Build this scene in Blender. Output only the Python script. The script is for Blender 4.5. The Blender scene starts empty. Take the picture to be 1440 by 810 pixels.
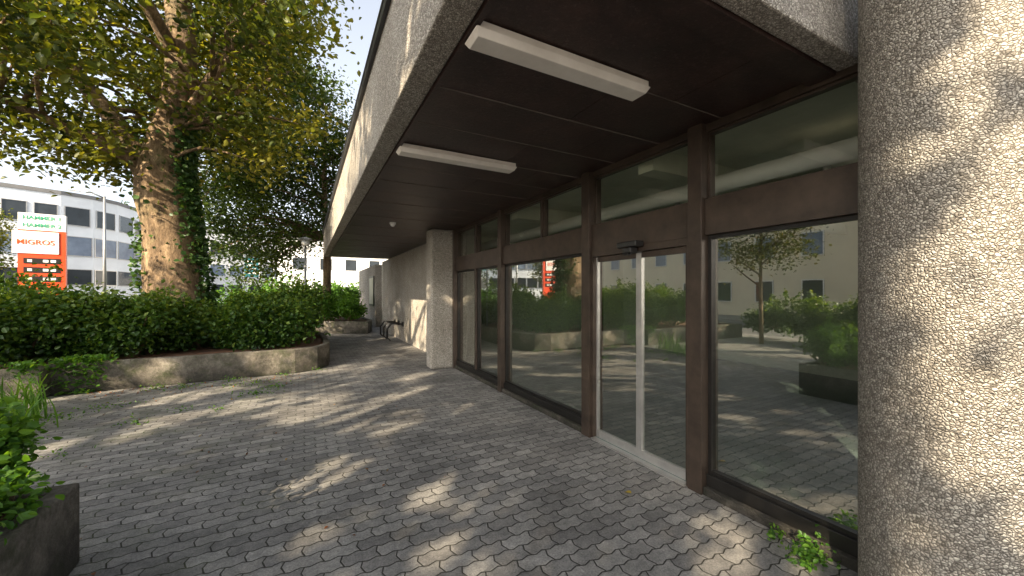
import bpy, bmesh, math, random
import numpy as np
from mathutils import Vector, Matrix
random.seed(7); RNG=np.random.default_rng(11)
S=bpy.context.scene
COL=S.collection
R=math.radians
EL=R(28); az=(-.80,-.60)
SD=Vector((az[0]*math.cos(EL),az[1]*math.cos(EL),math.sin(EL)))
# ---------------------------------------------------------------- materials
def newmat(name):
    m=bpy.data.materials.new(name); m.use_nodes=True
    nt=m.node_tree; b=nt.nodes['Principled BSDF']; return m,nt,b
def N(nt,t,**k):
    n=nt.nodes.new(t)
    for a,v in k.items(): setattr(n,a,v)
    return n
def ramp(nt,fac,stops):
    r=N(nt,'ShaderNodeValToRGB'); el=r.color_ramp.elements
    while len(el)<len(stops): el.new(.5)
    for e,(p,c) in zip(el,stops):
        e.position=p; e.color=(c[0],c[1],c[2],1)
    nt.links.new(fac,r.inputs[0]); return r.outputs[0]
def noise(nt,vec,scale,detail=4,rough=.6):
    n=N(nt,'ShaderNodeTexNoise'); n.inputs['Scale'].default_value=scale
    n.inputs['Detail'].default_value=detail; n.inputs['Roughness'].default_value=rough
    if vec is not None: nt.links.new(vec,n.inputs['Vector'])
    return n.outputs['Fac']
def objco(nt): return N(nt,'ShaderNodeTexCoord').outputs['Object']
def mixc(nt,f,a,b,mode='MIX'):
    m=N(nt,'ShaderNodeMix'); m.data_type='RGBA'; m.blend_type=mode
    for s,v in ((m.inputs[0],f),(m.inputs[6],a),(m.inputs[7],b)):
        if isinstance(v,(int,float)): s.default_value=v
        elif isinstance(v,tuple): s.default_value=(v[0],v[1],v[2],1)
        else: nt.links.new(v,s)
    return m.outputs[2]
def math_(nt,op,a,b=None,c=None):
    m=N(nt,'ShaderNodeMath',operation=op)
    for i,v in enumerate((a,b,c)):
        if v is None: continue
        if isinstance(v,(int,float)): m.inputs[i].default_value=v
        else: nt.links.new(v,m.inputs[i])
    return m.outputs[0]
def bump(nt,h,b,strength=.5,dist=.01):
    n=N(nt,'ShaderNodeBump'); n.inputs['Strength'].default_value=strength
    n.inputs['Distance'].default_value=dist
    nt.links.new(h,n.inputs['Height']); nt.links.new(n.outputs[0],b.inputs['Normal'])
def simple(name,c1,c2=None,scale=3,rough=.7,metal=0,bumps=0,bscale=40,detail=5):
    m,nt,b=newmat(name); c2=c2 or tuple(x*.75 for x in c1)
    co=objco(nt)
    f=noise(nt,co,scale,detail,.65)
    nt.links.new(ramp(nt,f,[(.3,c2),(.7,c1)]),b.inputs['Base Color'])
    b.inputs['Roughness'].default_value=rough; b.inputs['Metallic'].default_value=metal
    if bumps: bump(nt,noise(nt,co,bscale,4,.6),b,bumps,.01)
    return m
def pebble(name,scale=60,tone=1.0):
    m,nt,b=newmat(name); co=objco(nt)
    w=N(nt,'ShaderNodeMixRGB'); w.blend_type='ADD'; w.inputs[0].default_value=.010
    nn=N(nt,'ShaderNodeTexNoise'); nn.inputs['Scale'].default_value=scale*.6; nt.links.new(co,nn.inputs['Vector'])
    nt.links.new(co,w.inputs[1]); nt.links.new(nn.outputs['Color'],w.inputs[2])
    v=N(nt,'ShaderNodeTexVoronoi'); v.inputs['Scale'].default_value=scale; nt.links.new(w.outputs[0],v.inputs['Vector'])
    e=N(nt,'ShaderNodeTexVoronoi',feature='DISTANCE_TO_EDGE'); e.inputs['Scale'].default_value=scale; nt.links.new(w.outputs[0],e.inputs['Vector'])
    sep=N(nt,'ShaderNodeSeparateColor'); nt.links.new(v.outputs['Color'],sep.inputs[0])
    t=tone
    c=ramp(nt,sep.outputs[0],[(0,(.26*t,.24*t,.21*t)),(.35,(.44*t,.41*t,.365*t)),(.7,(.54*t,.51*t,.46*t)),(1,(.70*t,.67*t,.60*t))])
    gap=ramp(nt,e.outputs['Distance'],[(.0,(0,0,0)),(.15,(1,1,1))])
    c=mixc(nt,gap,(.11*t,.10*t,.086*t),c)
    st=ramp(nt,noise(nt,co,1.3,5,.65),[(.35,(.78,.76,.73)),(.65,(1,1,1))])
    c=mixc(nt,1.0,c,st,'MULTIPLY')
    nt.links.new(c,b.inputs['Base Color']); b.inputs['Roughness'].default_value=.85
    h=ramp(nt,e.outputs['Distance'],[(0,(0,0,0)),(.3,(1,1,1))])
    bump(nt,h,b,.7,.005)
    return m
def paver():
    m,nt,b=newmat('interlocking_paver'); co=objco(nt)
    sp=N(nt,'ShaderNodeSeparateXYZ'); nt.links.new(co,sp.inputs[0])
    u,v=sp.outputs[0],sp.outputs[1]
    tu=math_(nt,'PINGPONG',math_(nt,'ADD',u,99.991),.0525)
    tv=math_(nt,'PINGPONG',math_(nt,'ADD',v,100.0),.055)
    u2=math_(nt,'ADD',u,math_(nt,'MULTIPLY',tv,.34))
    v2=math_(nt,'ADD',v,math_(nt,'MULTIPLY',tu,.34))
    cb=N(nt,'ShaderNodeCombineXYZ'); nt.links.new(u2,cb.inputs[0]); nt.links.new(v2,cb.inputs[1])
    wn=N(nt,'ShaderNodeTexNoise'); wn.inputs['Scale'].default_value=5; nt.links.new(co,wn.inputs['Vector'])
    ad=N(nt,'ShaderNodeMixRGB'); ad.blend_type='ADD'; ad.inputs[0].default_value=.014
    nt.links.new(cb.outputs[0],ad.inputs[1]); nt.links.new(wn.outputs['Color'],ad.inputs[2])
    br=N(nt,'ShaderNodeTexBrick'); nt.links.new(ad.outputs[0],br.inputs['Vector'])
    br.inputs['Scale'].default_value=1; br.inputs['Brick Width'].default_value=.21; br.inputs['Row Height'].default_value=.11
    br.inputs['Mortar Size'].default_value=.0052; br.inputs['Mortar Smooth'].default_value=.5
    br.inputs['Color1'].default_value=(.155,.151,.149,1); br.inputs['Color2'].default_value=(.275,.270,.260,1)
    br.inputs['Mortar'].default_value=(.026,.025,.021,1); br.inputs['Bias'].default_value=0
    n1=ramp(nt,noise(nt,co,.7,6,.72),[(.34,(.55,.55,.55)),(.5,(.93,.93,.93)),(.66,(1.28,1.25,1.20))])
    c=mixc(nt,1.0,br.outputs['Color'],n1,'MULTIPLY')
    n2=ramp(nt,noise(nt,co,75,4,.75),[(.32,(.6,.6,.6)),(.68,(1.3,1.3,1.3))])
    c=mixc(nt,1.0,c,n2,'MULTIPLY')
    n3=ramp(nt,noise(nt,co,14,5,.7),[(.35,(.76,.76,.76)),(.65,(1.18,1.17,1.14))])
    c=mixc(nt,1.0,c,n3,'MULTIPLY')
    ms=ramp(nt,noise(nt,co,1.9,5,.7),[(.48,(0,0,0)),(.64,(1,1,1))])
    sx=N(nt,'ShaderNodeMapRange'); nt.links.new(u,sx.inputs[0]); sx.inputs[1].default_value=.8; sx.inputs[2].default_value=-2.2
    msk=math_(nt,'MULTIPLY',math_(nt,'MULTIPLY',ms,sx.outputs[0]),math_(nt,'ADD',math_(nt,'MULTIPLY',br.outputs['Fac'],.75),.25))
    c=mixc(nt,msk,c,(.060,.080,.025))
    nt.links.new(c,b.inputs['Base Color'])
    nt.links.new(ramp(nt,noise(nt,co,2,4),[(.3,(.6,.6,.6)),(.7,(.9,.9,.9))]),b.inputs['Roughness'])
    h=math_(nt,'ADD',math_(nt,'MULTIPLY',math_(nt,'SUBTRACT',1.0,br.outputs['Fac']),1.0),math_(nt,'MULTIPLY',noise(nt,co,90,3,.7),.35))
    bump(nt,h,b,.9,.009)
    return m
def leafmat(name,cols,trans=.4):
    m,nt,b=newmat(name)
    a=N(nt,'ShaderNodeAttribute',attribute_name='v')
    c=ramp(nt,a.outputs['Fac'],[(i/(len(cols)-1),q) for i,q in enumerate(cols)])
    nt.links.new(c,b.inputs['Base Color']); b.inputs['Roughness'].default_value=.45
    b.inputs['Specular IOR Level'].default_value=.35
    tr=N(nt,'ShaderNodeBsdfTranslucent'); 
    c2=mixc(nt,1.0,c,(2.2,1.9,.6),'MULTIPLY'); nt.links.new(c2,tr.inputs[0])
    mx=N(nt,'ShaderNodeMixShader'); mx.inputs[0].default_value=trans
    nt.links.new(b.outputs[0],mx.inputs[1]); nt.links.new(tr.outputs[0],mx.inputs[2])
    nt.links.new(mx.outputs[0],nt.nodes['Material Output'].inputs[0])
    return m
def glassmat(name,base=.33,tint=(.72,.80,.76)):
    m=bpy.data.materials.new(name); m.use_nodes=True; nt=m.node_tree; nt.nodes.clear()
    o=N(nt,'ShaderNodeOutputMaterial'); t=N(nt,'ShaderNodeBsdfTransparent'); t.inputs[0].default_value=(*tint,1)
    g=N(nt,'ShaderNodeBsdfGlossy'); g.inputs['Roughness'].default_value=.0; g.inputs[0].default_value=(.96,.97,.93,1)
    lw=N(nt,'ShaderNodeLayerWeight'); lw.inputs[0].default_value=.5
    f=math_(nt,'ADD',math_(nt,'MULTIPLY',math_(nt,'POWER',lw.outputs['Facing'],2.5),.6),base)
    mx=N(nt,'ShaderNodeMixShader'); nt.links.new(f,mx.inputs[0]); nt.links.new(t.outputs[0],mx.inputs[1]); nt.links.new(g.outputs[0],mx.inputs[2])
    co=objco(nt); bn=N(nt,'ShaderNodeBump'); bn.inputs['Strength'].default_value=.02; bn.inputs['Distance'].default_value=.02
    nt.links.new(noise(nt,co,1.2,1),bn.inputs['Height']); nt.links.new(bn.outputs[0],g.inputs['Normal'])
    nt.links.new(mx.outputs[0],o.inputs[0]); return m
def ceilmat():
    m,nt,b=newmat('brown_ceiling_board'); co=objco(nt)
    f=noise(nt,co,2.2,8,.8)
    c=ramp(nt,f,[(.3,(.012,.006,.005)),(.5,(.028,.013,.011)),(.72,(.066,.034,.027))])
    sp=ramp(nt,noise(nt,co,34,5,.9),[(.54,(0,0,0)),(.68,(1,1,1))])
    c=mixc(nt,math_(nt,'MULTIPLY',sp,.45),c,(.15,.11,.095))
    nt.links.new(c,b.inputs['Base Color']); b.inputs['Roughness'].default_value=.45
    bump(nt,noise(nt,co,40,4,.8),b,.5,.006); return m
def plantermat():
    m,nt,b=newmat('mossy_concrete'); co=objco(nt)
    c=ramp(nt,noise(nt,co,3.2,9,.82),[(.32,(.035,.032,.026)),(.5,(.14,.125,.10)),(.68,(.31,.28,.235))])
    ms=ramp(nt,noise(nt,co,2.7,6,.75),[(.48,(0,0,0)),(.64,(.85,.85,.85))])
    c=mixc(nt,ms,c,(.050,.062,.022))
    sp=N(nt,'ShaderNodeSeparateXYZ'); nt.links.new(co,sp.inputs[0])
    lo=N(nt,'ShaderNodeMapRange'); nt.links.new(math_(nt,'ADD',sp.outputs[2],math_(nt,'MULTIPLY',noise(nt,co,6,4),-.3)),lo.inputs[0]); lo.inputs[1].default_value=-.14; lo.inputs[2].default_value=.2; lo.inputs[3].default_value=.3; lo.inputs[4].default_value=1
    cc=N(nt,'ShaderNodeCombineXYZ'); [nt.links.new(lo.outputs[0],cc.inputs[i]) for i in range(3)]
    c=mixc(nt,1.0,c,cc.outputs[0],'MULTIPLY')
    nt.links.new(c,b.inputs['Base Color']); b.inputs['Roughness'].default_value=.9
    bump(nt,noise(nt,co,22,7,.8),b,1.0,.035); return m
M={}
M['pebble']=pebble('pebble_aggregate_concrete',80,1.0)
M['pave']=paver()
M['ceil']=ceilmat()
M['planter']=plantermat()
M['soil']=simple('leaf_litter_soil',(.22,.10,.05),(.06,.035,.022),6,.95,0,.6,50)
M['bronze']=simple('bronze_metal',(.082,.060,.046),(.040,.030,.024),5,.40,.35)
M['darkmetal']=simple('dark_metal',(.03,.028,.026),(.018,.017,.016),6,.4,.5)
M['alu']=simple('aluminium',(.55,.54,.52),(.42,.41,.40),6,.35,.7)
M['coping']=simple('sheet_metal_coping',(.06,.065,.07),(.03,.03,.035),4,.45,.5)
M['seam']=simple('ceiling_joint',(.20,.165,.145),(.09,.07,.06),4,.6)
M['lampwhite']=simple('white_lamp_cover',(.84,.80,.74),(.70,.66,.60),5,.45)
M['white']=simple('white_paint',(.78,.78,.77),(.68,.68,.67),2,.6)
M['cream']=simple('cream_render',(.80,.71,.53),(.70,.62,.46),.7,.9,0,.2,30)
M['officewall']=simple('pale_office_panel',(.74,.77,.80),(.64,.67,.70),.6,.5)
M['roofgrey']=simple('grey_roof',(.2,.2,.2),None,2,.8)
M['asphalt']=simple('asphalt',(.09,.09,.09),(.06,.06,.06),2,.9,0,.3,60)
M['kerb']=simple('granite_kerb',(.32,.31,.29),(.22,.21,.2),8,.8)
M['intfloor']=simple('interior_floor',(.20,.25,.23),(.14,.18,.165),1.2,.5)
M['intwall']=simple('interior_wall',(.70,.70,.60),(.6,.6,.5),.8,.9)
M['intceil']=simple('interior_ceiling',(.76,.77,.66),(.5,.52,.43),1.4,.9)
M['glass']=glassmat('reflective_glazing',.38,(.66,.74,.70))
M['glassup']=glassmat('clear_transom_glazing',.10,(.88,.92,.86))
M['farglass']=simple('dark_window_glass',(.05,.06,.07),(.025,.03,.035),.5,.06,.2)
M['blueglass']=simple('blue_window_blind',(.20,.25,.32),(.12,.15,.21),.8,.25)
M['red']=simple('red_sign_panel',(.78,.075,.02),(.72,.06,.015),1,.4)
M['orange_text']=simple('orange_red_lettering',(.80,.10,.02),(.76,.08,.02),1,.5)
M['green_text']=simple('green_lettering',(.05,.34,.20),(.05,.3,.18),1,.5)
M['black']=simple('black_panel',(.02,.02,.02),None,2,.35)
M['teal']=simple('teal_sign_panel',(.01,.12,.15),(.01,.08,.10),2,.4)
M['steel']=simple('galvanised_steel',(.34,.35,.35),(.26,.27,.27),5,.45,.6)
M['frost']=simple('opal_lamp_glass',(.75,.76,.74),None,3,.3)
def barkmat():
    m,nt,b=newmat('beech_bark'); co=objco(nt)
    mp=N(nt,'ShaderNodeMapping'); mp.inputs['Scale'].default_value=(1,1,.35); nt.links.new(co,mp.inputs[0])
    f=noise(nt,mp.outputs[0],6,9,.8)
    c=ramp(nt,f,[(.34,(.05,.032,.017)),(.5,(.18,.12,.068)),(.66,(.40,.29,.175))])
    g=ramp(nt,noise(nt,co,1.5,4),[(.5,(0,0,0)),(.7,(.5,.5,.5))]); c=mixc(nt,g,c,(.10,.12,.05))
    nt.links.new(c,b.inputs['Base Color']); b.inputs['Roughness'].default_value=.9
    bump(nt,f,b,1.0,.09); return m
M['bark']=barkmat()
M['leaf']=leafmat('beech_leaf',[(.024,.044,.009),(.055,.082,.014),(.11,.13,.018),(.18,.175,.025)],.45)
M['leafshade']=leafmat('shade_toned_leaf',[(.020,.040,.009),(.036,.070,.013),(.075,.11,.018)],.40)  # backlit shade of the crown painted into the leaf colours
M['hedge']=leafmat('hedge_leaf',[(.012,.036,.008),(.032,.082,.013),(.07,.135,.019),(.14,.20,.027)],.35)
M['fern']=leafmat('fresh_green_leaf',[(.03,.09,.012),(.07,.17,.02),(.13,.25,.035)],.4)
M['ivy']=leafmat('ivy_leaf',[(.015,.045,.012),(.035,.085,.02),(.07,.13,.03)],.25)
M['dry']=leafmat('fallen_leaf',[(.10,.04,.02),(.25,.09,.03),(.45,.33,.05)],.2)
# ---------------------------------------------------------------- helpers
def finish(ob,label=None,cat=None,parent=None,group=None,kind=None):
    if ob.name not in COL.objects: COL.objects.link(ob)
    if label: ob['label']=label
    if cat: ob['category']=cat
    if group: ob['group']=group
    if kind: ob['kind']=kind
    if parent is not None:
        ob.parent=parent; ob.matrix_parent_inverse=Matrix.Translation(-Vector(parent.location))
    return ob
def empty(name,loc,label,cat,group=None,kind=None):
    e=bpy.data.objects.new(name,None); e.location=loc; e.empty_display_size=.3
    return finish(e,label,cat,None,group,kind)
def addbox(bm,b,mi=0):
    x0,x1,y0,y1,z0,z1=b[:6]
    vs=[bm.verts.new(p) for p in ((x0,y0,z0),(x1,y0,z0),(x1,y1,z0),(x0,y1,z0),(x0,y0,z1),(x1,y0,z1),(x1,y1,z1),(x0,y1,z1))]
    for q in ((0,3,2,1),(4,5,6,7),(0,1,5,4),(1,2,6,5),(2,3,7,6),(3,0,4,7)):
        f=bm.faces.new([vs[i] for i in q]); f.material_index=mi
    return vs
def mesh(name,bm,mats,parent=None,bevel=0,smooth=False,**k):
    me=bpy.data.meshes.new(name); bmesh.ops.recalc_face_normals(bm,faces=bm.faces[:]) ; bm.to_mesh(me); bm.free()
    for m in (mats if isinstance(mats,(list,tuple)) else [mats]): me.materials.append(m)
    ob=bpy.data.objects.new(name,me)
    if smooth:
        for p in me.polygons: p.use_smooth=True
    if bevel:
        md=ob.modifiers.new('bevel','BEVEL'); md.width=bevel; md.segments=2; md.limit_method='ANGLE'
    return finish(ob,parent=parent,**k)
def boxes(name,bl,mats,parent=None,bevel=0,rot=None,**k):
    bm=bmesh.new()
    for b in bl: addbox(bm,b,b[6] if len(b)>6 else 0)
    if rot:
        c,a=rot; bmesh.ops.rotate(bm,verts=bm.verts[:],cent=Vector(c),matrix=Matrix.Rotation(a,3,'Z'))
    return mesh(name,bm,mats,parent,bevel,**k)
def cyl(bm,x,y,z0,z1,r,n=24,r2=None,mi=0):
    r2=r if r2 is None else r2
    a=[bm.verts.new((x+r*math.cos(2*math.pi*i/n),y+r*math.sin(2*math.pi*i/n),z0)) for i in range(n)]
    b=[bm.verts.new((x+r2*math.cos(2*math.pi*i/n),y+r2*math.sin(2*math.pi*i/n),z1)) for i in range(n)]
    for i in range(n):
        f=bm.faces.new((a[i],a[(i+1)%n],b[(i+1)%n],b[i])); f.smooth=True; f.material_index=mi
    f=bm.faces.new(a[::-1]); f.material_index=mi
    f=bm.faces.new(b); f.material_index=mi
def tube(bm,pts,rad,n=8,mi=0,jit=0):
    pts=[Vector(p) for p in pts]; prev=None; up=Vector((.31,.17,.93)).normalized()
    for i,p in enumerate(pts):
        t=(pts[min(i+1,len(pts)-1)]-pts[max(i-1,0)]).normalized()
        a=t.cross(up)
        if a.length<.05: a=t.cross(Vector((1,0,0)))
        a.normalize(); b=t.cross(a).normalized()
        ring=[]
        for j in range(n):
            an=2*math.pi*j/n; rr=rad[i]*(1+jit*(math.sin(3*an+i*.5)*.5+random.uniform(-.5,.5)))
            ring.append(bm.verts.new(p+a*math.cos(an)*rr+b*math.sin(an)*rr))
        if prev:
            for j in range(n):
                f=bm.faces.new((prev[j],prev[(j+1)%n],ring[(j+1)%n],ring[j])); f.smooth=True; f.material_index=mi
        else:
            f=bm.faces.new(ring[::-1]); f.material_index=mi
        prev=ring
    f=bm.faces.new(prev); f.material_index=mi
def smoothpath(P,k=4):
    P=[(Vector(p),r) for p,r in P]; out=[];rr=[]
    for i in range(len(P)-1):
        p0=P[max(i-1,0)][0];p1=P[i][0];p2=P[i+1][0];p3=P[min(i+2,len(P)-1)][0]
        for s in range(k):
            t=s/k
            out.append(.5*((2*p1)+(p2-p0)*t+(2*p0-5*p1+4*p2-p3)*t*t+(3*p1-p0-3*p2+p3)*t**3)); rr.append(P[i][1]*(1-t)+P[i+1][1]*t)
    out.append(P[-1][0]); rr.append(P[-1][1]); return out,rr
def leafmesh(name,C,size,mat,parent=None,val=None,flat=.5,width=.6,outdir=None,**k):
    C=np.asarray(C,float); n=len(C)
    a=RNG.normal(size=(n,3)); a[:,2]=a[:,2]*.6-.25
    if outdir is not None: a+=outdir*1.2
    a/=np.linalg.norm(a,axis=1)[:,None]
    nn=RNG.normal(size=(n,3))*(1-flat); nn[:,2]+=flat*1.5
    if outdir is not None: nn+=outdir*.5
    b=np.cross(nn,a); b/=np.linalg.norm(b,axis=1)[:,None]+1e-9
    nn=np.cross(a,b)
    L=(size*RNG.uniform(.65,1.3,n))[:,None]; W=L*width/2; H=L*.10
    V=np.stack([C-a*L*.5, C-a*L*.12+b*W+nn*H, C+a*L*.2+b*W*.8+nn*H, C+a*L*.5-nn*H*.6, C+a*L*.2-b*W*.8+nn*H, C-a*L*.12-b*W+nn*H],1).reshape(-1,3)
    idx=np.arange(n)[:,None]*6
    F=np.concatenate([idx+np.array([[0,1,2,3]]),idx+np.array([[0,3,4,5]])],1).reshape(-1)
    me=bpy.data.meshes.new(name); me.vertices.add(n*6); me.vertices.foreach_set('co',V.reshape(-1).astype(np.float32))
    me.loops.add(n*8); me.loops.foreach_set('vertex_index',F.astype(np.int32))
    me.polygons.add(n*2); me.polygons.foreach_set('loop_start',(np.arange(n*2)*4).astype(np.int32))
    me.update(calc_edges=True)
    if val is None: val=RNG.uniform(0,1,n)
    v=np.clip(val+RNG.normal(0,.13,n),0,1)
    at=me.attributes.new('v','FLOAT','FACE'); at.data.foreach_set('value',np.repeat(v,2).astype(np.float32))
    me.materials.append(mat); me.validate()
    ob=bpy.data.objects.new(name,me); return finish(ob,parent=parent,**k)
def clusters(centers,per,sig):
    centers=np.asarray(centers); m=len(centers)
    C=np.repeat(centers,per,0)+RNG.normal(size=(m*per,3))*np.array(sig)
    v=np.repeat(RNG.uniform(.1,.9,m),per); return C,v
def ellipsoid_pts(n,c,r,inner=.3,rej=None):
    out=[]; tries=0
    while len(out)<n and tries<n*60:
        tries+=1
        p=RNG.uniform(-1,1,3); d=np.linalg.norm(p)
        if d>1 or d<inner*RNG.uniform(.3,1): continue
        q=np.array(c)+p*np.array(r)
        if rej and rej(q): continue
        out.append(q)
    return np.array(out)
def tree(name,base,limbs,cc,cr,ncl,per,leaf,mat,label,sig=(.5,.5,.28),rej=None,group=None,ivy=None,nsides=12,inner=.3,leafrej=None):
    e=empty(name,base,label,'tree',group)
    bm=bmesh.new(); nodes=[]
    for i,P in enumerate(limbs):
        pts,rr=smoothpath(P,5); tube(bm,pts,rr,nsides if i==0 else 8,jit=.10 if i==0 else .05)
        nodes+= [(p,r) for p,r in zip(pts,rr) if r<.34*limbs[0][0][1]/.6 or i>0]
    cen=ellipsoid_pts(ncl,cc,cr,inner,rej)
    NP=np.array([n[0][:] for n in nodes])
    for c in cen:
        d=np.linalg.norm(NP-c,axis=1)+np.maximum(0,NP[:,2]-c[2])*.8
        j=int(d.argmin()); s=nodes[j][0]; t=Vector(c); mid=(s+t)/2+Vector((random.uniform(-.2,.2),random.uniform(-.2,.2),.12*(t-s).length))
        r0=min(nodes[j][1]*.6,.018+.014*(t-s).length)
        pp,rr=smoothpath([(s,r0),(mid,r0*.65),(t,.008)],3); tube(bm,pp,rr,5)
    mesh('trunk',bm,M['bark'],e,smooth=True)
    C,v=clusters(cen,per,sig)
    if leafrej is not None:
        k=~leafrej(C); C=C[k]; v=v[k]
    leafmesh('crown',C,leaf,mat,e,v,flat=.45)
    if ivy is not None: leafmesh('ivy',ivy[0],.10,M['ivy'],e,None,flat=.2,width=.9,outdir=ivy[1])
    return e
# ---------------------------------------------------------------- setting
bm=bmesh.new(); s=600
vs=[bm.verts.new(p) for p in ((-s,-s,-.12),(s,-s,-.12),(s,s,-.12),(-s,s,-.12))]; bm.faces.new(vs)
mesh('ground',bm,M['asphalt'],kind='structure')
bm=bmesh.new()
addbox(bm,(-9.6,14,-18,44,-.4,0))
mesh('pavement',bm,M['pave'],kind='structure')
boxes('kerb',[(-9.75,-9.6,-18,44,-.3,.003),(-17.7,-17.55,-18,44,-.3,.003)],M['kerb'],kind='structure')
boxes('far_pavement',[(-21.95,-17.7,-18,44,-.4,0)],M['pave'],kind='structure')
bm=bmesh.new()
vs=[bm.verts.new(p) for p in ((-17.55,-60,-.116),(-9.75,-60,-.116),(-9.75,90,-.116),(-17.55,90,-.116))]; bm.faces.new(vs)
mesh('road',bm,M['asphalt'],kind='structure')
bl=[(-13.72,-13.6,y,y+3,-.114,-.110) for y in range(-18,44,6)]
boxes('road_marking',bl,M['white'],kind='structure')
# ---------------------------------------------------------------- shop building
FX=2.95; ZC=3.04
B=empty('commercial_building',(4.5,9,0),'concrete commercial building with brown canopy and glass shopfront','building')
boxes('wall',[(2.95,3.25,8.48,17.6,0,ZC-.02)],M['pebble'],B)
boxes('wall',[(3.9,4.1,17.6,19.4,0,ZC-.02),(3.25,3.9,17.4,17.6,0,ZC-.02)],M['pebble'],B)
boxes('wall',[(2.95,3.25,19.4,26,0,ZC-.02)],M['pebble'],B)
boxes('wall',[(9.0,9.2,.2,9.4,0,ZC+.4),(3.26,9.0,9.2,9.4,0,ZC+.4),(3.1,9.0,.0,.2,0,ZC+.4)],M['intwall'],B)
boxes('floor',[(2.9,9.0,.2,9.2,.0,.02)],M['intfloor'],B)
boxes('ceiling',[(3.06,9.0,.2,9.2,3.12,3.3)],M['intceil'],B)
boxes('upper_wall',[(3.2,9.2,1.0,26,3.96,9.5)],M['pebble'],B)
bm=bmesh.new(); cyl(bm,2.70,.60,0,9.4,.35,64); mesh('column',bm,M['pebble'],B)
boxes('column',[(2.36,3.2,8.075,8.475,0,ZC-.001)],M['pebble'],B,bevel=.05)
YA=1.03
boxes('canopy_fascia',[(.57,.74,YA,16.1,3.02,3.94),(.74,3.6,YA,YA+.12,3.02,3.94),(.74,3.6,15.95,16.1,3.02,3.94)],M['pebble'],B,bevel=.012)
boxes('coping',[(.53,.80,YA-.04,16.14,3.942,3.975),(.535,.567,YA-.03,16.13,3.86,3.942)],M['coping'],B)
boxes('canopy_roof',[(.78,3.2,1.25,15.95,3.70,3.935)],M['roofgrey'],B)
bl=[(.742,2.93,YA+.122,1.30,3.0,3.06),(.742,.775,1.30,15.94,3.0,3.05)]
mats=[M['ceil'],M['seam']]
y=1.31
while y<15.8:
    y2=min(y+.588,15.93)
    cut=1.86 if int((y-1.3)/.6)%2 else 2.35
    bl.append((.78,cut-.003,y,y2,ZC,ZC+.02)); bl.append((cut+.003,2.93,y,y2,ZC+.0015,ZC+.02)); y+=.60
for i in range(1,24):
    yy=1.31+.6*i
    bl.append((.78,2.93,yy-.0095,yy-.0025,ZC-(.006 if i%2==0 else .002),ZC+.02,1))
bl.append((.742,3.0,YA+.125,15.94,ZC+.022,ZC+.04))
boxes('canopy_ceiling',bl,mats,B)
posts=[(2.03,2.16),(3.44,3.58),(5.70,5.82),(7.99,8.07)]
for a,b in posts: boxes('post',[(2.84,3.02,a,b,0,ZC-.001)],M['bronze'],B,bevel=.004)
bays=[(.86,2.03),(2.16,3.44),(3.58,5.70),(5.82,7.99)]
for i,(a,b) in enumerate(bays):
    boxes('transom_beam',[(2.885,3.015,a+.001,b-.001,2.125,2.42)],M['bronze'],B,bevel=.003)
    boxes('head_frame',[(2.90,3.01,a+.001,b-.001,2.975,ZC-.002)],M['bronze'],B)
    if i!=1:
        boxes('sill',[(2.90,3.02,a+.001,b-.001,.065,.165,0),(2.86,3.05,a+.001,b-.001,0,.064,1)],[M['darkmetal'],M['planter']],B,bevel=.004)
def window(y0,y1,z0,z1,fm='bronze',w=.03,gm='glass'):
    f=boxes('window',[(2.925,2.985,y0+.001,y0+w,z0+.001,z1-.001),(2.925,2.985,y1-w,y1-.001,z0+.001,z1-.001),(2.925,2.985,y0+w,y1-w,z0+.001,z0+w),(2.925,2.985,y0+w,y1-w,z1-w,z1-.001)],M[fm],B)
    bm=bmesh.new(); x=2.95
    v=[bm.verts.new(p) for p in ((x,y0+w,z0+w),(x,y0+w,z1-w),(x,y1-w,z1-w),(x,y1-w,z0+w))]; bm.faces.new(v)
    me=bpy.data.meshes.new('glass_pane'); bm.to_mesh(me); bm.free(); me.materials.append(M[gm])
    g=bpy.data.objects.new('glass_pane',me); COL.objects.link(g); g.parent=f
    return f
window(.86,2.03,.165,2.125,'darkmetal'); window(3.58,5.70,.165,2.125,'darkmetal')
window(5.82,6.88,.165,2.125,'darkmetal'); window(6.94,7.99,.165,2.125,'darkmetal')
boxes('mullion',[(2.89,3.01,6.881,6.939,.166,3.0)],M['bronze'],B)
boxes('mullion',[(2.90,3.01,4.53,4.57,2.421,2.974)],M['bronze'],B)
for a,b in ((.86,2.03),(2.16,3.44),(3.58,4.53),(4.57,5.70),(5.82,6.88),(6.94,7.99)):
    window(a,b,2.42,2.975,w=.018,gm='glassup')
D=boxes('sliding_door',[(2.87,3.02,2.162,3.438,2.06,2.123,0),(2.87,3.02,2.162,2.195,.0,2.059,0),(2.87,3.02,3.405,3.438,.0,2.059,0),(2.84,3.05,2.196,3.404,.0,.018,1)],[M['bronze'],M['alu']],B)
def leaf(y0,y1,x,mode):
    w=.035
    m0,m1=(2,0) if mode=='near' else (0,0)
    bl=[(x-.02,x+.02,y0,y0+w,.02,2.055,m0),(x-.02,x+.02,y1-(w if mode=='near' else .02),y1,.02,2.055,m1),(x-.02,x+.02,y0+w,y1-w,.02,.10,0),(x-.02,x+.02,y0+w,y1-w,2.0,2.055,2)]
    bm=bmesh.new()
    for q in bl: addbox(bm,q,q[6])
    v=[bm.verts.new(p) for p in ((x,y0+w,.10),(x,y0+w,2.0),(x,y1-.02,2.0),(x,y1-.02,.10))]; f=bm.faces.new(v); f.material_index=1
    me=bpy.data.meshes.new('door_leaf'); bm.to_mesh(me); bm.free()
    for q in ('alu','glass','bronze'): me.materials.append(M[q])
    o=bpy.data.objects.new('door_leaf',me); COL.objects.link(o); o.parent=D
leaf(2.196,2.765,2.93,'near'); leaf(2.77,3.404,2.935,'far')
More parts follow.
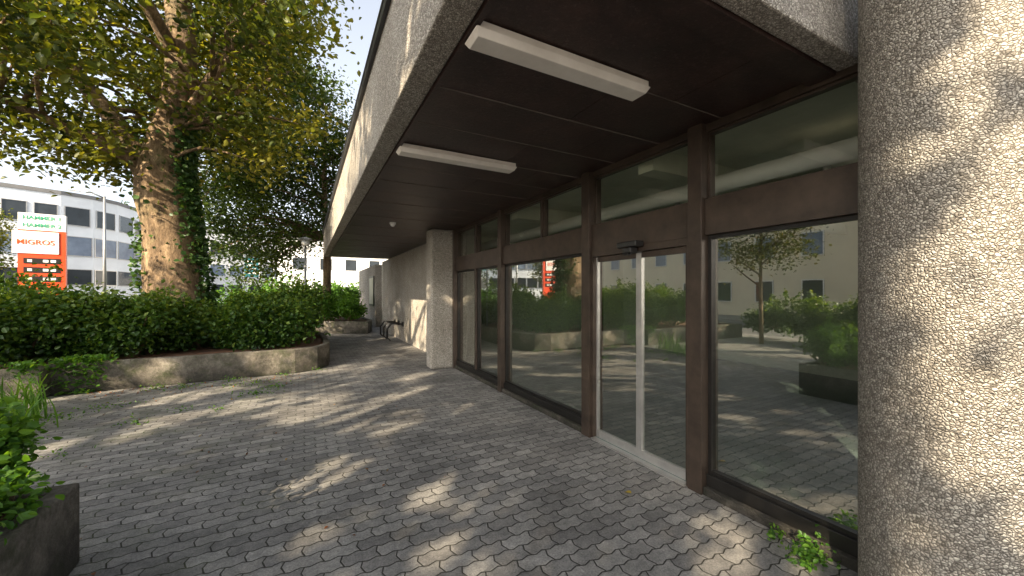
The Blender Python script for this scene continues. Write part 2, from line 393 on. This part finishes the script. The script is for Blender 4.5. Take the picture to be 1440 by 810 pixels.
for xx,yy in ((4.6,1.9),(4.9,3.9),(5.2,6.2)):
    bm=bmesh.new(); tube(bm,[(xx,yy,3.11),(xx,yy,2.62)],[.035,.035],10); tube(bm,[(xx,yy,2.62),(xx+.0,yy-.02,2.35),(xx,yy,2.25)],[.04,.11,.16],12)
    mesh('pendant_lamp',bm,M['white'],None,smooth=True,label='white pendant lamp hanging in the empty shop',cat='lamp',group='pendant lamps in the shop')
boxes('ceiling_beam',[(3.1,8.9,2.75,2.95,2.9,3.118)],M['intceil'],B)
boxes('ceiling_beam',[(3.1,8.9,5.6,5.8,2.9,3.118)],M['intceil'],B)
bm=bmesh.new(); tube(bm,[(4.0,.3,2.85),(4.0,9.1,2.85)],[.09,.09],12); mesh('ceiling_pipe',bm,M['white'],B,smooth=True)
def clight(y):
    bm=bmesh.new(); addbox(bm,(.74+.02,1.97,y-.075,y+.075,2.995,ZC-.007))
    x0,x1=.75,1.98; h0,h1=.085,.06
    a=[bm.verts.new(p) for p in ((x0,y-h0,2.992),(x1,y-h0,2.992),(x1,y+h0,2.992),(x0,y+h0,2.992))]
    b=[bm.verts.new(p) for p in ((x0+.02,y-h1,2.955),(x1-.02,y-h1,2.955),(x1-.02,y+h1,2.955),(x0+.02,y+h1,2.955))]
    for i in range(4): bm.faces.new((a[i],a[(i+1)%4],b[(i+1)%4],b[i]))
    bm.faces.new(b); bm.faces.new(a)
    mesh('ceiling_light',bm,M['lampwhite'],None,bevel=.004,label='long white ceiling light fixed under the brown canopy',cat='lamp',group='long lights under the canopy')
for y in (1.86,3.66): clight(y)
bm=bmesh.new(); cyl(bm,1.50,7.75,3.0,ZC-.001,.06,20); bmesh.ops.create_uvsphere(bm,u_segments=16,v_segments=8,radius=.05,matrix=Matrix.Translation((1.5,7.75,3.0)))
mesh('security_camera',bm,M['white'],None,label='small white dome camera under the canopy',cat='camera',smooth=True)
bm=bmesh.new(); addbox(bm,(2.76,2.868,2.66,2.92,2.10,2.155,0)); addbox(bm,(2.765,2.86,2.73,2.85,2.04,2.098,1)); addbox(bm,(2.755,2.80,2.75,2.83,2.02,2.04,0))
mesh('door_sensor',bm,[M['black'],M['alu']],None,bevel=.01,label='black motion sensor mounted above the sliding door',cat='sensor')
boxes('notice_board',[(2.90,2.948,19.75,21.2,1.0,2.5,0),(2.895,2.899,19.85,21.1,1.1,2.4,1)],[M['darkmetal'],M['intwall']],None,label='framed notice board on the concrete wall',cat='notice board')
for i in range(3):
    yy=13.4+.65*i; bm=bmesh.new()
    for o in (0,.14):
        tube(bm,[(2.92,yy+o,.58),(2.55,yy+o,.60),(2.42,yy+o,.42),(2.42,yy+o,.14),(2.52,yy+o*.5,.03)],[.018]*5,8)
    addbox(bm,(2.91,2.948,yy-.03,yy+.17,.50,.66))
    mesh('bicycle_rack',bm,M['darkmetal'],None,label='dark metal bicycle holder fixed to the pebble wall',cat='bicycle rack',group='bicycle holders along the wall')
# ---------------------------------------------------------------- planters
def planter(poly,h,label,group='concrete planters'):
    pts=[]
    for i in range(len(poly)):
        a=Vector(poly[i]);b=Vector(poly[(i+1)%len(poly)]); k=max(1,int((b-a).length/.35)); nn=Vector((-(b-a).y,(b-a).x)).normalized()
        for j in range(k):
            p=a+(b-a)*j/k
            if j: p+=nn*random.uniform(-.018,.018)
            pts.append(p)
    bm=bmesh.new(); vs=[bm.verts.new((p.x,p.y,0)) for p in pts]; f=bm.faces.new(vs)
    if f.normal.z<0: f.normal_flip()
    r=bmesh.ops.extrude_face_region(bm,geom=[f]); tv=[g for g in r['geom'] if isinstance(g,bmesh.types.BMVert)]
    for v in tv: v.co.z+=h
    tf=[g for g in r['geom'] if isinstance(g,bmesh.types.BMFace)][0]
    bm.normal_update()
    bmesh.ops.inset_individual(bm,faces=[tf],thickness=.13)
    r=bmesh.ops.extrude_face_region(bm,geom=[tf]); tv2=[g for g in r['geom'] if isinstance(g,bmesh.types.BMVert)]
    nf=[g for g in r['geom'] if isinstance(g,bmesh.types.BMFace)]
    for v in tv2: v.co.z-=.07
    if tf.is_valid: bm.faces.remove(tf)
    for q in nf: q.material_index=1
    for v in tv: v.co.z+=random.uniform(-.012,.012)
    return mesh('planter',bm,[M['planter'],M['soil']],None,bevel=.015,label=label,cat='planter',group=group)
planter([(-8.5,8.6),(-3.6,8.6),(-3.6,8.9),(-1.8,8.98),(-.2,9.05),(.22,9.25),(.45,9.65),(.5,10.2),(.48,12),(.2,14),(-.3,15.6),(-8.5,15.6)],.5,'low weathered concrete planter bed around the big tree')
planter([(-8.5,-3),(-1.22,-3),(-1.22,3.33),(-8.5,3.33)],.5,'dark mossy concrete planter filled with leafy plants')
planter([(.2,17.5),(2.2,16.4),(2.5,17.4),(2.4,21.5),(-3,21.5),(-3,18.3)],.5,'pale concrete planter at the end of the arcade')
def shrub(c,r,n,leaf,mat,label,zmin=.45,group='shrubs in the planters',cat='shrub',name='shrub',lumps=9,spread=.65):
    e=empty(name,(c[0],c[1],.43),label,cat,group)
    L=[(np.array(c)+np.array([random.uniform(-spread,spread)*r[0],random.uniform(-spread,spread)*r[1],random.uniform(-.4,.6)*r[2]]),random.uniform(.26,.6)) for _ in range(lumps)]
    P=[];O=[]; k=n//lumps
    for q,s in L:
        d=RNG.normal(size=(k,3)); d/=np.linalg.norm(d,axis=1)[:,None]
        rad=np.clip(RNG.normal(.86,.27,k),.3,1.6)[:,None]
        P.append(q+d*rad*np.array(r)*s); O.append(d)
    # a few long shoots sticking out of the top
    for _ in range(10):
        q,s=random.choice(L); t=RNG.uniform(.5,1.7,26)[:,None]; dd=np.array([random.gauss(0,.5),random.gauss(0,.5),1.0]); dd/=np.linalg.norm(dd)
        P.append(q+dd*t*r[2]*s+RNG.normal(0,.03,(26,3))); O.append(np.repeat(dd[None],26,0))
    P=np.concatenate(P);O=np.concatenate(O); keep=P[:,2]>zmin+RNG.uniform(-.03,.1,len(P)); P=P[keep];O=O[keep]
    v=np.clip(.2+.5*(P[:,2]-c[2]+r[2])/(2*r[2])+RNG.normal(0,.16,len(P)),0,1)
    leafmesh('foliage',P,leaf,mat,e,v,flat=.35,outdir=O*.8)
    bm=bmesh.new()
    for q,s in L:
        tube(bm,[(c[0]+random.uniform(-.1,.1),c[1]+random.uniform(-.1,.1),.4),((c[0]+q[0])/2,(c[1]+q[1])/2,q[2]*.6+.1),tuple(q)],[.025,.018,.008],5)
    mesh('stem',bm,M['bark'],e)
    return e
lab='dense green leafy shrub in the concrete planter'
sh=[((-.72,10.3,.88),(.8,.75,.78)),((-1.55,10.5,.72),(.7,.6,.5)),((-.5,11.5,1.05),(.85,.9,.8)),((-2.05,10.8,.80),(.8,.8,.6)),((-2.9,9.9,.88),(.75,.65,.78)),
    ((-3.6,10.3,.92),(.9,.8,.72)),((-4.4,9.9,.95),(.9,.8,.8)),((-5.2,10.6,1.05),(1,.9,.85)),((-4.6,12.2,1.0),(1.1,1,.85)),((-1.2,12.8,.98),(1.0,1,.75)),((-6.4,11.6,1.1),(1.2,1.2,.9)),((-.5,14.2,.9),(.8,.9,.65)),((-6.2,9.8,.95),(1,.8,.8))]
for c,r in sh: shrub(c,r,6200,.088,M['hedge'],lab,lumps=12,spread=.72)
for c,r in [((.75,18.2,1.0),(.8,.7,.75)),((1.7,17.9,.9),(.7,.7,.65)),((-.6,19.2,1.1),(1.1,.9,.8)),((1.4,19.8,1.1),(.9,.9,.8))]:
    shrub(c,r,2400,.11,M['fern'],'bright green shrub in the pale planter')
for c,r in [((-1.45,3.08,.70),(.30,.34,.34)),((-1.75,3.15,.78),(.4,.4,.4)),((-1.55,2.5,.66),(.38,.4,.32)),((-2.4,3.0,.7),(.5,.45,.42)),((-1.8,1.4,.65),(.5,.5,.4)),((-2.8,2.0,.8),(.6,.6,.5)),((-3.8,2.8,.95),(.8,.6,.6)),((-5.2,2.6,1.0),(.9,.7,.7))]:
    near=c[0]>-2.0
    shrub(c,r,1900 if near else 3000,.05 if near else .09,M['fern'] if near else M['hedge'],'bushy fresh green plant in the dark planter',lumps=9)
for i in range(4):
    shrub((-8.9,3.9+1.25*i,.75),(.6,.9,.75),3200,.11,M['hedge'],'clipped dark shrub along the roadside pavement',zmin=.03,group='roadside shrubs')
C=[];
for i in range(1500):
    x=random.choice([random.gauss(-3.3,.2),random.uniform(-3.9,-3.0)])
    if x>-2.8: continue
    yb=8.60 if x<-3.6 else 8.93
    drop=.40*max(.15,1-abs(x+3.3)/.7)
    C.append((x+random.gauss(0,.05),yb-random.uniform(-.25,.12),max(.03,.60-abs(random.gauss(0,drop)))))
leafmesh('trailing_plant',C,.07,M['fern'],None,label='trailing green creeper hanging over the planter wall',cat='plant',group=None)
def blades(name,x,y,z,n,h,spread,label,mat='fern',w=.012,group=None,cat='plant'):
    bm=bmesh.new()
    lay=bm.faces.layers.float.new('v')
    for i in range(n):
        a=random.uniform(0,6.283); hh=h*random.uniform(.55,1.1); sp=spread*random.uniform(.3,1); dx,dy=math.cos(a),math.sin(a)
        ox,oy=x+random.gauss(0,spread*.3),y+random.gauss(0,spread*.3); prev=None; val=random.uniform(.2,1)
        for k in range(5):
            t=k/4; ww=w*(1-t)**.6*(1.0 if k else .6)+.0006
            cx=ox+dx*sp*t**1.6; cy=oy+dy*sp*t**1.6; cz=z+hh*(t-.35*t**3)
            p=(bm.verts.new((cx-dy*ww,cy+dx*ww,cz)),bm.verts.new((cx+dy*ww,cy-dx*ww,cz)))
            if prev:
                f=bm.faces.new((prev[0],prev[1],p[1],p[0])); f[lay]=val
            prev=p
    return mesh(name,bm,M[mat],None,label=label,cat=cat,group=group)
for x,y,h in ((-3.2,7.3,.75),(-3.0,6.7,.6),(-3.45,7.9,.8)):
    blades('grass_plant',x,y,0,34,h,.40,'tall grassy plant growing beside the paving',group='grassy plants beside the paving')
WP=[]
for x,y,r,n in [(-.72,7.5,.15,110),(-.45,7.9,.10,60),(-.95,8.3,.18,110),(-1.1,6.7,.06,22),(-1.5,6.9,.06,24),(-1.9,6.5,.09,32),(-2.2,5.6,.09,30),(-2.5,7.6,.16,80),(-1.9,8.6,.14,80),(-2.3,8.7,.1,80),(-1.2,8.85,.1,60),(-.4,8.95,.08,40),(.25,9.15,.06,30),(-3.0,7.2,.2,160),(-3.1,6.6,.15,100),(-2.8,6.1,.14,80)]:
    WP.append(np.column_stack([x+RNG.normal(0,r,n),y+RNG.normal(0,r*.7,n),np.abs(RNG.normal(.010,.035,n))+.006]))
for x,y,r,n,h in ((2.72,1.22,.07,240,.06),(2.78,1.45,.03,40,.03)):
    WP.append(np.column_stack([x+RNG.normal(0,r,n),y+RNG.normal(0,r*.7,n),np.abs(RNG.normal(.012,h,n))+.006]))
leafmesh('weeds',np.concatenate(WP),.032,M['fern'],None,None,flat=.5,kind='stuff',label='small green weeds growing in the paving joints',cat='weeds')
P=np.column_stack([RNG.uniform(-2.6,1.5,40),RNG.uniform(2.8,9,40),np.full(40,.008)])
P2=np.column_stack([RNG.uniform(-3.2,.2,160),8.9-np.abs(RNG.normal(0,.35,160)),np.full(160,.009)])
leafmesh('fallen_leaves',np.concatenate([P,P2]),.035,M['dry'],None,RNG.uniform(0,.7,200),flat=.97,kind='stuff',label='scattered dry leaves lying on the paving',cat='leaves')
leafmesh('fallen_leaf',np.array([(2.33,2.33,.012)]),.10,M['dry'],None,np.array([1.0]),flat=.99,label='yellow leaf lying in front of the door',cat='leaf')
# ---------------------------------------------------------------- park lamp
PL=empty('park_lamp',(-.02,13.0,.42),'slim grey post lamp with round shade in the planter','lamp')
bm=bmesh.new(); tube(bm,[(-.02,13,.40),(-.02,13,3.05)],[.038,.03],14); mesh('post',bm,M['steel'],PL,smooth=True)
bm=bmesh.new(); cyl(bm,-.02,13,3.05,3.22,.10,20,.12); mesh('lamp_glass',bm,M['frost'],PL)
bm=bmesh.new(); cyl(bm,-.02,13,3.222,3.27,.20,28,.17); cyl(bm,-.02,13,3.272,3.32,.17,28,.04); mesh('lamp_shade',bm,M['steel'],PL)
# ---------------------------------------------------------------- totem sign
def textmesh(s,size,mat,mtx,parent):
    cu=bpy.data.curves.new('lettering','FONT'); cu.body=s; cu.size=size; cu.extrude=.004; cu.align_x='CENTER'; cu.align_y='CENTER'; cu.offset=.004*size/.3
    o=bpy.data.objects.new('tmp',cu); COL.objects.link(o); bpy.context.view_layer.update()
    me=bpy.data.meshes.new_from_object(o.evaluated_get(bpy.context.evaluated_depsgraph_get())); bpy.data.objects.remove(o)
    me.transform(mtx); me.materials.clear(); me.materials.append(mat)
    ob=bpy.data.objects.new('lettering',me); return finish(ob,parent=parent)
SX,SY=-9.35,22.6; ANG=R(12)
def SM(x,z,y=-.152):
    return Matrix.Translation((SX,SY,0))@Matrix.Rotation(ANG,4,'Z')@Matrix.Translation((x,y,z))@Matrix.Rotation(R(90),4,'X')
T=empty('totem_sign',(SX,SY,0),'tall red totem sign with white panels and price displays','sign')
def sbox(name,l,mat):
    return boxes(name,[(SX+a,SX+b,SY+c,SY+d,e,f) for a,b,c,d,e,f in l],mat,T,rot=((SX,SY,0),ANG))
sbox('sign_panel',[(-.62,.62,-.13,.13,.0,4.15)],M['red'])
sbox('header_panel',[(-.62,.62,-.13,.13,4.155,4.82)],M['white'])
sbox('name_panel',[(-.76,.44,-.16,-.132,3.22,4.10)],M['white'])
for i in range(3):
    z=2.1+.36*i; sbox('display_panel',[(-.48,.48,-.145,-.132,z,z+.22)],M['black'])
    for a,b in ((-.38,-.26),(.02,.16),(.22,.36)): sbox('display_mark',[(a,b,-.15,-.146,z+.06,z+.16)],M['white'])
textmesh('MIGROS',.27,M['orange_text'],SM(-.16,3.66,-.166),T)
textmesh('HAMMER 1',.21,M['green_text'],SM(0,4.64,-.136),T)
textmesh('HAMMER 2',.21,M['green_text'],SM(0,4.34,-.136),T)
SLG='street lamps beside the road'
for lx,ly,hh in ((-9.1,27.2,6.6),(-9.1,44.0,6.6),(-2.5,40.0,5.2)):
    bm=bmesh.new(); tube(bm,[(lx,ly,-.1),(lx,ly,hh)],[.08,.05],12); tube(bm,[(lx,ly,hh-.1),(lx-.5,ly,hh+.15),(lx-1.3,ly,hh+.2)],[.04,.035,.05],8)
    mesh('street_lamp',bm,M['steel'],None,smooth=True,label='tall grey street lamp pole beside the road',cat='street lamp',group=SLG)
def banner(x,y,z0,z1,w):
    bm=bmesh.new(); addbox(bm,(x,x+w,y-.05,y+.05,z0,z1,1),1); tube(bm,[(x+w+.1,y,-.1),(x+w+.1,y,z1+.1)],[.06,.06],10)
    k=4
    for i in range(k): addbox(bm,(x+.15,x+w-.15,y-.07,y-.052,z0+.25+(z1-z0-.3)/k*i,z0+.38+(z1-z0-.3)/k*i),2)
    mesh('banner_sign',bm,[M['steel'],M['teal'],M['white']],None,label='dark teal vertical banner sign on a pole',cat='sign',group='teal signs along the street')
banner(-8.6,32,3.7,6.3,.9)
banner(-4.2,36,2.9,4.4,.9)
# ---------------------------------------------------------------- background buildings
def facade_building(name,path,h,bands,label,wm,gm,step=1.8,depth=10,roof=.35,group='buildings along the street'):
    P=[Vector((x,y,0)) for x,y in path]
    ctr=sum(P,Vector())/len(P); e=empty(name,(ctr.x,ctr.y,0),label,'building',group)
    bm=bmesh.new()
    dirs=[(P[i+1]-P[i]).normalized() for i in range(len(P)-1)]
    nrm=Vector((0,0,0))
    for d in dirs: nrm+=Vector((-d.y,d.x,0))
    nrm.normalize()
    back=[P[-1]+nrm*depth,P[0]+nrm*depth]
    ring=P+back
    lo=[bm.verts.new(p+Vector((0,0,-.2))) for p in ring]; hi=[bm.verts.new(p+Vector((0,0,h))) for p in ring]
    n=len(ring)
    for i in range(n): bm.faces.new((lo[i],lo[(i+1)%n],hi[(i+1)%n],hi[i]))
    bm.faces.new(hi)
    mesh('wall',bm,wm,e)
    bm=bmesh.new(); C=sum(ring,Vector())/n
    q=[C+(p-C)*1.015 for p in ring]
    lo=[bm.verts.new(p+Vector((0,0,h+.002))) for p in q]; hi=[bm.verts.new(p+Vector((0,0,h+roof))) for p in q]
    for i in range(n): bm.faces.new((lo[i],lo[(i+1)%n],hi[(i+1)%n],hi[i]))
    bm.faces.new(hi); bm.faces.new(lo[::-1]); mesh('roof',bm,M['roofgrey'],e)
    for i,d in enumerate(dirs):
        o=Vector((d.y,-d.x,0)); L=(P[i+1]-P[i]).length; k=max(1,int(L/step)); w=L/k
        for (z0,z1,fill,gmat) in bands:
            for j in range(k):
                a=P[i]+d*(j*w+w*(1-fill)/2); b=P[i]+d*((j+1)*w-w*(1-fill)/2)
                bm=bmesh.new()
                def slab(a,b,z0,z1,o0,o1,mi):
                    vs=[bm.verts.new(p) for p in (a+o*o0+Vector((0,0,z0)),b+o*o0+Vector((0,0,z0)),b+o*o1+Vector((0,0,z0)),a+o*o1+Vector((0,0,z0)),a+o*o0+Vector((0,0,z1)),b+o*o0+Vector((0,0,z1)),b+o*o1+Vector((0,0,z1)),a+o*o1+Vector((0,0,z1)))]
                    for qd in ((0,3,2,1),(4,5,6,7),(0,1,5,4),(1,2,6,5),(2,3,7,6),(3,0,4,7)):
                        f=bm.faces.new([vs[t] for t in qd]); f.material_index=mi
                slab(a,b,z0,z1,-.05,.02,0)
                slab(a,a+d*.06,z0,z1,.021,.06,1); slab(b-d*.06,b,z0,z1,.021,.06,1)
                slab(a+d*.061,b-d*.061,z1-.06,z1,.021,.06,1); slab(a+d*.061,b-d*.061,z0,z0+.06,.021,.09,1)
                mesh('window',bm,[gmat,M['white'] if wm is not M['officewall'] else M['alu']],e)
    return e
g1,g2=M['farglass'],M['blueglass']
arc=[(-30,47.5),(-23.5,50.2),(-20.3,51.8),(-18.6,53.2),(-17.5,55.2),(-17,58),(-17,62)]
facade_building('office_building',arc,10.9,[(2.4,3.95,.93,g1),(5.2,7.1,.93,g2),(8.1,9.9,.8,g1)],'pale blue curved office building with ribbon windows',M['officewall'],None,1.7)
facade_building('office_building',[(-15,70),(-2,78),(8,82)],11,[(1.2,3.0,.7,g1),(4.2,6,.8,g2),(7.4,9.2,.8,g1)],'white office block with rows of windows down the street',M['white'],None,2.2)
facade_building('apartment_building',[(-2,48),(14,50)],7.5,[(1.0,2.4,.5,g1),(4.2,5.6,.5,g1)],'low pale building behind the trees',M['white'],None,2.6)
facade_building('apartment_building',[(-22,5),(-22,34)],9.2,[(1.0,2.5,.42,g1),(4.0,5.5,.42,g2),(6.8,8.2,.42,g1)],'cream rendered apartment building across the road',M['cream'],None,2.9)
# ---------------------------------------------------------------- trees
SDn=np.array(SD[:])
def lanes(C,targets):
    # openings cut towards the sun to put light patches on the targets: True where a point lies in one of them
    C=np.atleast_2d(C); m=np.zeros(len(C),bool)
    for (x,y,z,rad) in targets:
        d=C-np.array([x,y,z]); t=d@SDn
        m|=(t>0)&(np.linalg.norm(d-t[:,None]*SDn,axis=1)<rad)
    return m
trunkT=[(-2.8,11.5,z,.75) for z in (2.4,3.6,4.8,6.2,7.6)]
paveT=[(-2.0,6.05,0,.38),(-1.75,6.4,0,.3),(-.70,6.86,0,.34),(0,6.4,0,.36),(.1,5.9,0,.25),(0,3.77,0,.26),(.1,4.0,0,.2),(.5,4.16,0,.2),(.89,3.16,0,.17),(.23,3.05,0,.22),(-.85,3.73,0,.28),(-.6,4.05,0,.2),(1.0,4.84,0,.2),(.65,2.3,0,.18),(2.3,1.5,0,.2),(1.5,6.4,0,.25),(-1.6,7.9,0,.35),(1.9,7.6,0,.25),(-2.4,8.6,.3,.4),(-.6,8.9,.3,.35)]
colT=[(2.42,.42,1.15,.2),(2.38,.5,1.75,.22),(2.45,.35,2.15,.17),(2.4,.45,2.65,.2),(2.5,.32,1.45,.13),(2.37,.6,.85,.14),(2.45,.4,3.1,.18),(2.36,.62,2.3,.12),(2.5,.3,.8,.16)]
allT=paveT+colT
bigT=[(x,y,z,r+.55) for x,y,z,r in allT]
def rej_main(q):
    if q[0]>.1 : return True
    if q[1]<11.6 and abs(q[0]/q[1]+.235)<.06 and q[2]<9 and RNG.random()<.85: return True
    if q[2]<4.3: return True
    if lanes(q,trunkT)[0] and RNG.random()<.75: return True
    return False
def rej_shade(q):
    return (lanes(q,bigT)[0] and RNG.random()<.5) or (lanes(q,[(a,b,c,1.2) for a,b,c,d in trunkT])[0])
limbs=[
 [((-2.55,11.4,.3),.74),((-2.61,11.45,1.2),.58),((-2.75,11.5,2.8),.47),((-2.93,11.6,4.0),.49),((-2.85,11.57,5.0),.36),((-2.61,11.45,6.0),.31),((-2.54,11.42,7.4),.28),((-2.6,11.4,9),.22),((-2.7,11.3,13.5),.07)],
 [((-2.98,11.6,3.9),.30),((-3.75,12.05,5.4),.20),((-4.6,12.5,6.6),.15),((-5.4,12.9,7.8),.11),((-6.4,13,10.5),.05)],
 [((-3.15,11.6,4.5),.13),((-4.3,11.1,5.0),.09),((-5.6,10.6,5.5),.06),((-7.2,10.2,5.8),.03)],
 [((-2.55,11.4,5.4),.17),((-1.9,11.05,6.6),.12),((-1.1,10.6,8),.08),((-.2,10,9.8),.04)],
 [((-2.6,11.4,7.0),.15),((-3.3,9.6,8.4),.10),((-3.9,8,9.2),.05)],
 [((-2.5,11.6,6.3),.16),((-1.4,12.8,7.3),.10),((-.5,13.6,8.4),.05)],
 [((-2.6,11.4,8.0),.16),((-1.6,10.0,9.8),.09),((-.9,8.6,11),.05)],
]
iv=[];io=[]
path,rr=smoothpath(limbs[0],6)
for i in range(4600):
    t=random.random()**1.1; k=min(int(t*len(path)*.62),len(path)-1); p=path[k]; r=rr[k]
    a=random.choice([random.gauss(-.15,.5),random.gauss(2.9,.4)]) if k<14 else random.gauss(0,.5)
    if random.random()<.35: a=random.gauss(-.1,.4)
    if random.random()<.08: a=random.uniform(0,6.28)
    d=np.array([math.cos(a),math.sin(a),0]); iv.append(np.array(p[:])+d*(r+random.uniform(.0,.2))+np.array([0,0,random.uniform(-.2,.2)])); io.append(d)
tree('beech_tree',(-2.6,11.4,.4),limbs,(-3.4,11.4,9.2),(6.6,5.0,5.2),400,190,.14,M['leaf'],'huge ivy clad beech tree in the planter bed',sig=(.46,.46,.25),rej=rej_main,ivy=(np.array(iv),np.array(io)),nsides=24,inner=.35)
def small(name,x,y,h,cr,cc,ncl,per,leaf,mat,label,r=.2,sig=(.4,.4,.25),group='street trees',rej=None,leafrej=None):
    limbs=[[((x,y,-.1),r),((x+.05,y,h*.3),r*.8),((x-.05,y+.05,h*.6),r*.55),((x,y,h*.92),r*.2)]]
    for i in range(5):
        a=i*1.257+random.random(); z=h*(.38+.08*i)
        limbs.append([((x,y,z),r*.45),((x+math.cos(a)*cr[0]*.4,y+math.sin(a)*cr[1]*.4,z+h*.08),r*.3),((cc[0]+math.cos(a)*cr[0]*.75,cc[1]+math.sin(a)*cr[1]*.75,z+h*.16),r*.1)])
    return tree(name,(x,y,0),limbs,cc,cr,ncl,per,leaf,mat,label,sig=sig,nsides=12,group=group,inner=.2,rej=rej,leafrej=leafrej)
small('leafy_tree',.8,19.6,11,(4.0,3.4,5.0),(-1.6,19.8,7.2),190,220,.15,M['leafshade'],'leafy tree toned dark as if backlit, rising from the pale planter',.2,(.5,.5,.4),rej=lambda q:q[1]<17.3)
small('leafy_tree',-18.6,37.5,6.5,(1.8,1.8,2.2),(-18.6,37.5,5),50,110,.16,M['leaf'],'small street tree in front of the office building',.1)
small('leafy_tree',-7.2,7.2,4.8,(1.3,1.3,1.3),(-7.2,7.2,3.7),32,120,.10,M['leaf'],'small slender tree near the planter',.07,(.28,.28,.2))
PT='broad leafy tree on the square'
LR=lambda C: lanes(C,allT)&(RNG.random(len(C))<.93)  # leaves removed along the sun direction to shape the dapples
small('plane_tree',-10.2,-2.8,11,(5.0,4.8,3.6),(-10.2,-2.8,7.4),66,400,.20,M['leaf'],PT,.3,(.46,.46,.38),rej=rej_shade,leafrej=LR)
small('plane_tree',-9.3,3.2,11.5,(3.4,3.4,2.6),(-12.6,2.6,8.0),18,380,.20,M['leaf'],PT,.3,(.46,.46,.38),rej=rej_shade,leafrej=LR)
small('plane_tree',-6.2,-7.6,11,(4.6,4.4,3.6),(-6.2,-7.6,7.2),54,400,.20,M['leaf'],PT,.3,(.46,.46,.38),rej=rej_shade,leafrej=LR)
for c,r in [((-3,30,1.2),(2,1.5,1.4)),((0,33,1.2),(2.5,1.5,1.4)),((3,31,1.2),(2,1.5,1.4)),((-6.5,29,1.0),(2,1.2,1.2))]:
    shrub(c,r,2600,.2,M['fern'],'sunlit green shrub across the open square',zmin=.05,group='shrubs further along the street')
# ---------------------------------------------------------------- light
L=bpy.data.lights.new('sun','SUN'); L.energy=16; L.angle=R(.5); L.color=(1,.82,.58)
lo=bpy.data.objects.new('sun',L); COL.objects.link(lo); lo.rotation_euler=SD.to_track_quat('Z','Y').to_euler(); lo.location=(-20,-15,20)
w=bpy.data.worlds.new('World'); S.world=w; w.use_nodes=True; nt=w.node_tree
sk=nt.nodes.new('ShaderNodeTexSky'); sk.sky_type='NISHITA'; sk.sun_disc=False; sk.sun_elevation=EL; sk.sun_rotation=math.atan2(az[0],az[1])%(2*math.pi)
sk.dust_density=4.0; sk.air_density=1.0; sk.ozone_density=1.0
hs=nt.nodes.new('ShaderNodeHueSaturation'); hs.inputs['Saturation'].default_value=.38; hs.inputs['Value'].default_value=1.0
nt.links.new(sk.outputs[0],hs.inputs['Color'])
nt.links.new(hs.outputs[0],nt.nodes['Background'].inputs[0]); nt.nodes['Background'].inputs[1].default_value=.42
# ---------------------------------------------------------------- camera
cd=bpy.data.cameras.new('camera'); cd.sensor_width=36; cd.lens=13.5; cd.shift_y=.0049; cd.clip_start=.05; cd.clip_end=2000
co=bpy.data.objects.new('camera',cd); COL.objects.link(co); co.location=(0,0,1.65); co.rotation_euler=(R(90),0,-R(28.2)); S.camera=co
S.view_settings.view_transform='Standard'; S.view_settings.look='None'; S.view_settings.exposure=0
